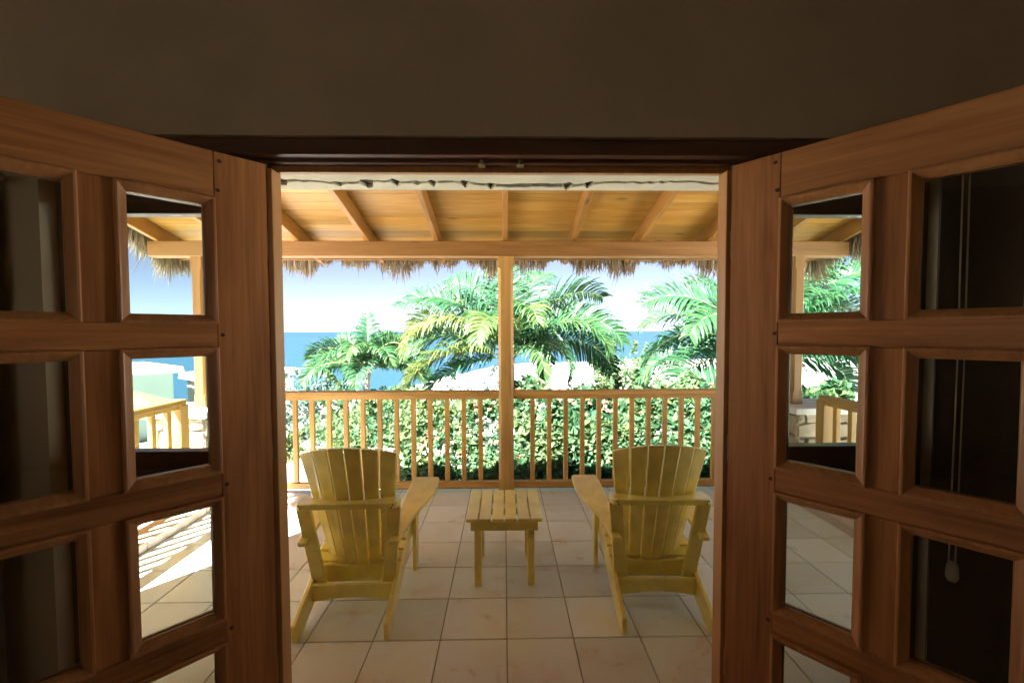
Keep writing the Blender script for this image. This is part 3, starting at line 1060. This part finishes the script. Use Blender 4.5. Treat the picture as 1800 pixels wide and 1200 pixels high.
# middle palm, right behind the post (az 0 = right, 90 = away, 180 = left)
specs1 = [
    (178, 62, 2.3, 95, 0.35), (160, 48, 2.2, 100, 0.75), (195, 50, 2.1, 120, 0.85), (172, 30, 2.0, 80, 0.55), (200, 16, 2.0, 85, 0.82),
    (140, 70, 2.2, 80, 0.3), (100, 78, 2.2, 60, 0.35), (60, 74, 2.3, 70, 0.4), (20, 64, 2.3, 85, 0.45), (2, 46, 2.2, 105, 0.4),
    (-18, 52, 2.0, 130, 0.5), (12, 30, 2.1, 100, 0.25), (-35, 38, 1.5, 150, 0.35), (-75, 70, 1.7, 120, 0.6), (-110, 60, 1.7, 130, 0.7),
    (120, 30, 2.1, 90, 0.2), (70, 30, 2.1, 90, 0.25), (-60, 40, 1.3, 150, 0.55), (45, 55, 2.2, 95, 0.3), (185, -5, 1.7, 55, 0.3)]
palm('large green palm with arching fronds right behind the middle post', (0.34, 8.6, gz(0.34, 8.6) - 0.1), (0.13, 8.6, 1.0), [(a, e, l * 1.2, d, t) for a, e, l, d, t in specs1], 21, 0.10, 0.62, 84, 0.018, 0.6)
specs2 = [
    (175, 58, 2.2, 85, 0.35), (185, 36, 2.1, 95, 0.3), (165, 20, 2.0, 80, 0.4), (195, 10, 2.0, 70, 0.25), (150, 50, 2.1, 90, 0.5), (205, 55, 1.9, 110, 0.4),
    (120, 72, 2.0, 70, 0.3), (70, 66, 2.0, 80, 0.3), (20, 60, 2.1, 90, 0.35), (0, 35, 2.0, 100, 0.3), (-25, 50, 1.8, 120, 0.4), (-70, 60, 1.6, 120, 0.5),
    (-110, 55, 1.6, 120, 0.45), (-40, 20, 1.7, 80, 0.2), (-130, 30, 1.6, 90, 0.25), (60, 25, 2.0, 80, 0.25), (110, 25, 2.0, 80, 0.2), (10, 8, 1.8, 70, 0.15),
    (35, 76, 2.2, 60, 0.35), (-20, 70, 2.1, 75, 0.4), (5, 52, 2.2, 95, 0.3), (90, 80, 2.2, 45, 0.3), (-50, 66, 1.9, 95, 0.35), (15, 20, 2.1, 70, 0.2), (-8, 78, 2.1, 55, 0.45)]
palm('dense palm at the right, its fronds reaching in from behind the right door', (5.35, 8.6, gz(5.35, 8.6) - 0.1), (5.2, 8.5, 0.95), [(a, e, l * 1.32, d, t) for a, e, l, d, t in specs2], 33, 0.10, 0.6, 84, 0.019, 0.55)
specs3 = [(az + 7, el, 1.65, dr, ti) for az, el, dr, ti in
          [(180, 55, 110, .35), (160, 35, 110, .3), (200, 28, 100, .45), (140, 65, 90, .3), (100, 80, 50, .35), (60, 68, 90, .3), (20, 55, 110, .4), (0, 35, 110, .35), (-20, 28, 100, .5),
           (-60, 55, 120, .5), (-100, 60, 120, .55), (-130, 45, 120, .4), (120, 20, 90, .2), (45, 20, 90, .2), (-90, 25, 90, .35), (-40, 60, 110, .5)]]
palm('smaller bushy palm in front of the sea, left of the middle post', (-3.6, 11.6, gz(-3.6, 11.6) - 0.1), (-3.62, 11.6, 0.5), [(a, e, l * 1.1, d, t) for a, e, l, d, t in specs3], 45, 0.09, 0.66, 60, 0.019, 0.6)

def leaf_cloud(fn, n, size, rnd, wr=0.45, upb=0.5, tints=(0.5, 0.25)):
    L = Leaves()
    for _ in range(n):
        p, nrm = fn(rnd)
        d = (rv() + nrm * 0.7).normalized()
        nn = (rv() * 0.8 + Vector((0, 0, 1)) * upb + nrm * 0.5).normalized()
        s = size * rnd.choice((0.45, 0.6, 0.8, 1.0, 1.0, 1.25)) * rnd.uniform(0.8, 1.2)
        L.leaf(p, d, nn, s, s * wr, max(0, min(1, rnd.gauss(*tints))))
    return L

# hedge of broad-leaved flowering shrub behind the railing
def hedge_top(x, y):
    u = (y - 6.75) / 0.45
    z = -0.58 + 0.92 * min(1, max(0, u)) ** 0.6
    z += 0.12 * sin(x * 2.3) + 0.10 * sin(x * 6.3 + y * 4) + 0.08 * sin(y * 9 + x * 2) + 0.06 * sin(x * 15 + y * 5)
    if x < -1.9:
        z -= (-1.9 - x) * 0.45
    return z
def hedge_pt(rnd):
    x = rnd.uniform(-2.9, 5.8)
    y = 6.75 + 1.1 * rnd.random()
    top = hedge_top(x, y)
    k = rnd.random()
    if k < 0.45:
        return Vector((x, y, top - abs(rnd.gauss(0, 0.09)))), Vector((0.0, -0.45, 0.8))
    if k < 0.55:
        return Vector((x, y, top - rnd.uniform(0.1, 0.6))), Vector((0.0, -0.6, 0.5))
    y = rnd.uniform(6.6, 7.05)
    z = -0.95 + rnd.random() * (hedge_top(x, y) + 0.95)
    return Vector((x, y, z)), Vector((0, -0.9, 0.3))
rnd = random.Random(77)
hd = thing('hedge', 'dense broad-leaved flowering hedge growing right behind the front railing', 'hedge', (1.2, 7.3, -0.95))
off = Vector((1.2, 7.3, -0.95))
def shift(L, off):
    L.v = [p - off for p in L.v]
    return L
from mathutils import noise as mnoise
LH = Leaves()
made = 0
while made < 46000:
    p, nrm = hedge_pt(rnd)
    c = mnoise.noise(p * 1.7)                         # clumps of different growth
    c2 = mnoise.noise(p * 4.1 + Vector((7, 3, 1)))
    if c + 0.5 * c2 < (-0.22 if p.x > -0.4 else -0.08):
        if rnd.random() < 0.8:
            made += 1
            continue
    big = 1.0 + 0.75 * max(0.0, min(1.0, (p.x + 0.2) / 1.2)) * (0.4 + max(0, c2) * 2)
    d = (rv() + nrm * 0.7).normalized()
    nn = (rv() * 0.8 + Vector((0, 0, 0.35)) + nrm * 0.5).normalized()
    p = p + nrm * max(-0.05, c * 0.22)
    sz = 0.095 * big * rnd.choice((0.5, 0.7, 0.9, 1.0, 1.2)) * rnd.uniform(0.8, 1.2)
    ti = 0.5 + 0.55 * c + rnd.gauss(0, 0.17) + (0.15 if p.x < 0 else 0)
    LH.leaf(p, d, nn, sz, sz * rnd.uniform(0.3, 0.5), max(0, min(1, ti)))
    made += 1
o = obj('foliage', shift(LH, off).mesh('foliage'), HEDGE, hd); o['kind'] = 'stuff'
def flower_pt(rnd):
    x = rnd.uniform(-1.5, 5.0); y = rnd.uniform(6.7, 7.7)
    return Vector((x, y, hedge_top(x, y) + rnd.uniform(-0.03, 0.05))), Vector((0, -0.4, 0.8))
LF = Leaves()
for _ in range(420):
    p, nrm = flower_pt(rnd)
    ti = rnd.random()
    for k in range(5):
        a = k * 2 * pi / 5 + rnd.random() * 0.4
        d = (Vector((cos(a), -0.3, sin(a) * 0.8)) + nrm * 0.3).normalized()
        LF.leaf(p, d, nrm, 0.042, 0.02, ti)
o = obj('blossom', shift(LF, off).mesh('blossom'), FLOWER, hd); o['kind'] = 'stuff'
for i in range(26):
    x = rnd.uniform(-2.3, 5.0); y = rnd.uniform(6.95, 7.7)
    b0 = Vector((x, y, -1.0)) - off
    b1 = Vector((x + rnd.uniform(-.3, .3), y + rnd.uniform(-.2, .2), hedge_top(x, y) - 0.1)) - off
    obj('stem', tube_mesh('stem', [b0, b0.lerp(b1, 0.5) + Vector((rnd.uniform(-.06, .06), 0, 0)), b1], [0.02, 0.015, 0.006], 5), STEM, hd)

def shrub(name, label, cat, c, rad, n, size, mat, seed, tints=(0.5, 0.25), wr=0.4):
    rnd = random.Random(seed)
    gzz = gz(c[0], c[1])
    t = thing(name, label, cat, (c[0], c[1], gzz - 0.05), 0, 'garden shrubs')
    lob = [(Vector((rnd.uniform(-.85, .85) * rad[0], rnd.uniform(-.7, .7) * rad[1], rnd.uniform(-.7, .6) * rad[2])), rnd.uniform(0.16, 0.42)) for _ in range(26)]
    cz = c[2] - gzz
    def fn(r_):
        if r_.random() < 0.16:                      # loose upright shoots
            l, s = lob[int(r_.random() * 12)]
            k = r_.random()
            p = Vector((l.x + l.x * 0.25 * k, l.y, l.z + (s + k * 0.34) * rad[2] + cz))
            return p + rv() * 0.035, Vector((0, 0, 1))
        l, s = r_.choice(lob)
        d = rv()
        rr = s * (r_.random() ** 0.4)
        p = l + Vector((d.x * rr * rad[0], d.y * rr * rad[1], d.z * rr * rad[2])) + Vector((0, 0, cz))
        return p, d
    o = obj('foliage', leaf_cloud(fn, n, size, rnd, wr, 0.4, tints).mesh('foliage'), mat, t); o['kind'] = 'stuff'
    for l, s in lob[:9]:
        e = l + Vector((0, 0, cz))
        m_ = e * 0.5 + Vector((rnd.uniform(-.1, .1), rnd.uniform(-.1, .1), 0))
        obj('branch', tube_mesh('branch', [Vector((0, 0, 0)), m_, e], [0.035, 0.022, 0.008], 5), STEM, t)
    return t
shrub('shrub', 'pale silvery green shrub left of the smaller palm, before the sea', 'shrub', (-5.0, 11.4, -0.42), (1.2, 1.0, 1.0), 5200, 0.10, SILVER, 5)
shrub('shrub', 'leafy green bush with upright twigs right of the large palm', 'shrub', (3.6, 12.5, 0.0), (1.0, 1.0, 1.15), 4800, 0.11, HEDGE, 6, (0.75, 0.2))
shrub('shrub', 'yellowish green low shrub just above the right railing', 'shrub', (2.6, 9.6, -0.25), (1.5, 0.9, 0.75), 6000, 0.085, LIME, 7)
shrub('shrub', 'green shrub around the foot of the smaller palm', 'shrub', (-2.6, 10.2, -0.45), (1.6, 1.0, 0.95), 6000, 0.10, HEDGE, 8, (0.6, 0.25))
shrub('shrub', 'small shrub on the pale sand at the far right', 'shrub', (7.2, 15.5, -0.35), (1.0, 0.8, 0.6), 2600, 0.10, HEDGE, 9, (0.8, 0.2))
shrub('shrub', 'rounded bush by the white garden wall, left of the hedge', 'shrub', (-4.6, 9.3, -1.0), (0.55, 0.5, 0.6), 2200, 0.08, LIME, 12)
shrub('shrub', 'silvery twig bush on the sand left of the large palm', 'shrub', (-1.0, 12.5, -0.35), (1.1, 0.8, 0.7), 3000, 0.09, SILVER, 13)

# ------------------------------------------------------------------ white buildings by the sea
def block(name, label, cat, cx, cy, hx, hy, top, wallm, cap=0.16, ov=0.22, rot=R(53)):
    g = gz(cx, cy) - 0.5
    t = thing(name, label, cat, (cx, cy, g), rot)
    h = top - g
    box('wall', (-hx, -hy, 0), (hx, hy, h - cap), wallm, t, 0.02)
    v8 = []
    for z, s in ((h - cap, ov), (h, ov - 0.03)):
        for yy in (-hy - s, hy + s):
            for xx in (-hx - s, hx + s):
                v8.append((xx, yy, z))
    r_ = obj('roof_slab', hexa_mesh('roof_slab', v8, 0.02), WEATH, t)
    v8 = []
    for z, s in ((h, ov - 0.3), (h + 0.14, -min(hx, hy) * 0.5)):
        for yy in (-hy - s, hy + s):
            for xx in (-hx - s, hx + s):
                v8.append((xx, yy, z))
    obj('roof_crown', hexa_mesh('roof_crown', v8, 0.02), WEATH, r_)
    return t
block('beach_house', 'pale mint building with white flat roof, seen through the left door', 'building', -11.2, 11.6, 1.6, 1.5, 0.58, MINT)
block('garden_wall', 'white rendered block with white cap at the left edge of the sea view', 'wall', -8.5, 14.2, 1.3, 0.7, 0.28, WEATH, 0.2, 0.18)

# thatched parasol on the left
ps = thing('thatch_parasol', 'grey thatched parasol tip in front of the pale mint building', 'parasol', (-7.55, 8.2, gz(-7.55, 8.2) - 0.35))
L = Leaves()
rnd = random.Random(3)
for i in range(2600):
    a = rnd.uniform(0, 2 * pi); r0 = rnd.random() ** 0.6 * 0.95
    dd = Vector((cos(a), sin(a), -0.42)).normalized()
    p = Vector((cos(a) * r0, sin(a) * r0, 2.15 - r0 * 0.42))
    L.strip([p, p + dd * 0.2, p + dd * 0.34 + DOWN * 0.03], Vector((-sin(a), cos(a), 0)), [0.01, 0.009, 0.002], rnd.uniform(0.1, 0.6))
o = obj('canopy', L.mesh('canopy'), THATCH, ps); o['kind'] = 'stuff'
bm = bmesh.new()
bmesh.ops.create_cone(bm, cap_ends=True, segments=20, radius1=1.0, radius2=0.03, depth=0.42)
obj('canopy_core', from_bm(bm, 'canopy_core'), THATCH, ps, (0, 0, 1.9))
obj('pole', tube_mesh('pole', [(0, 0, 0), (0, 0, 1.75)], 0.05, 8), STEM, ps)
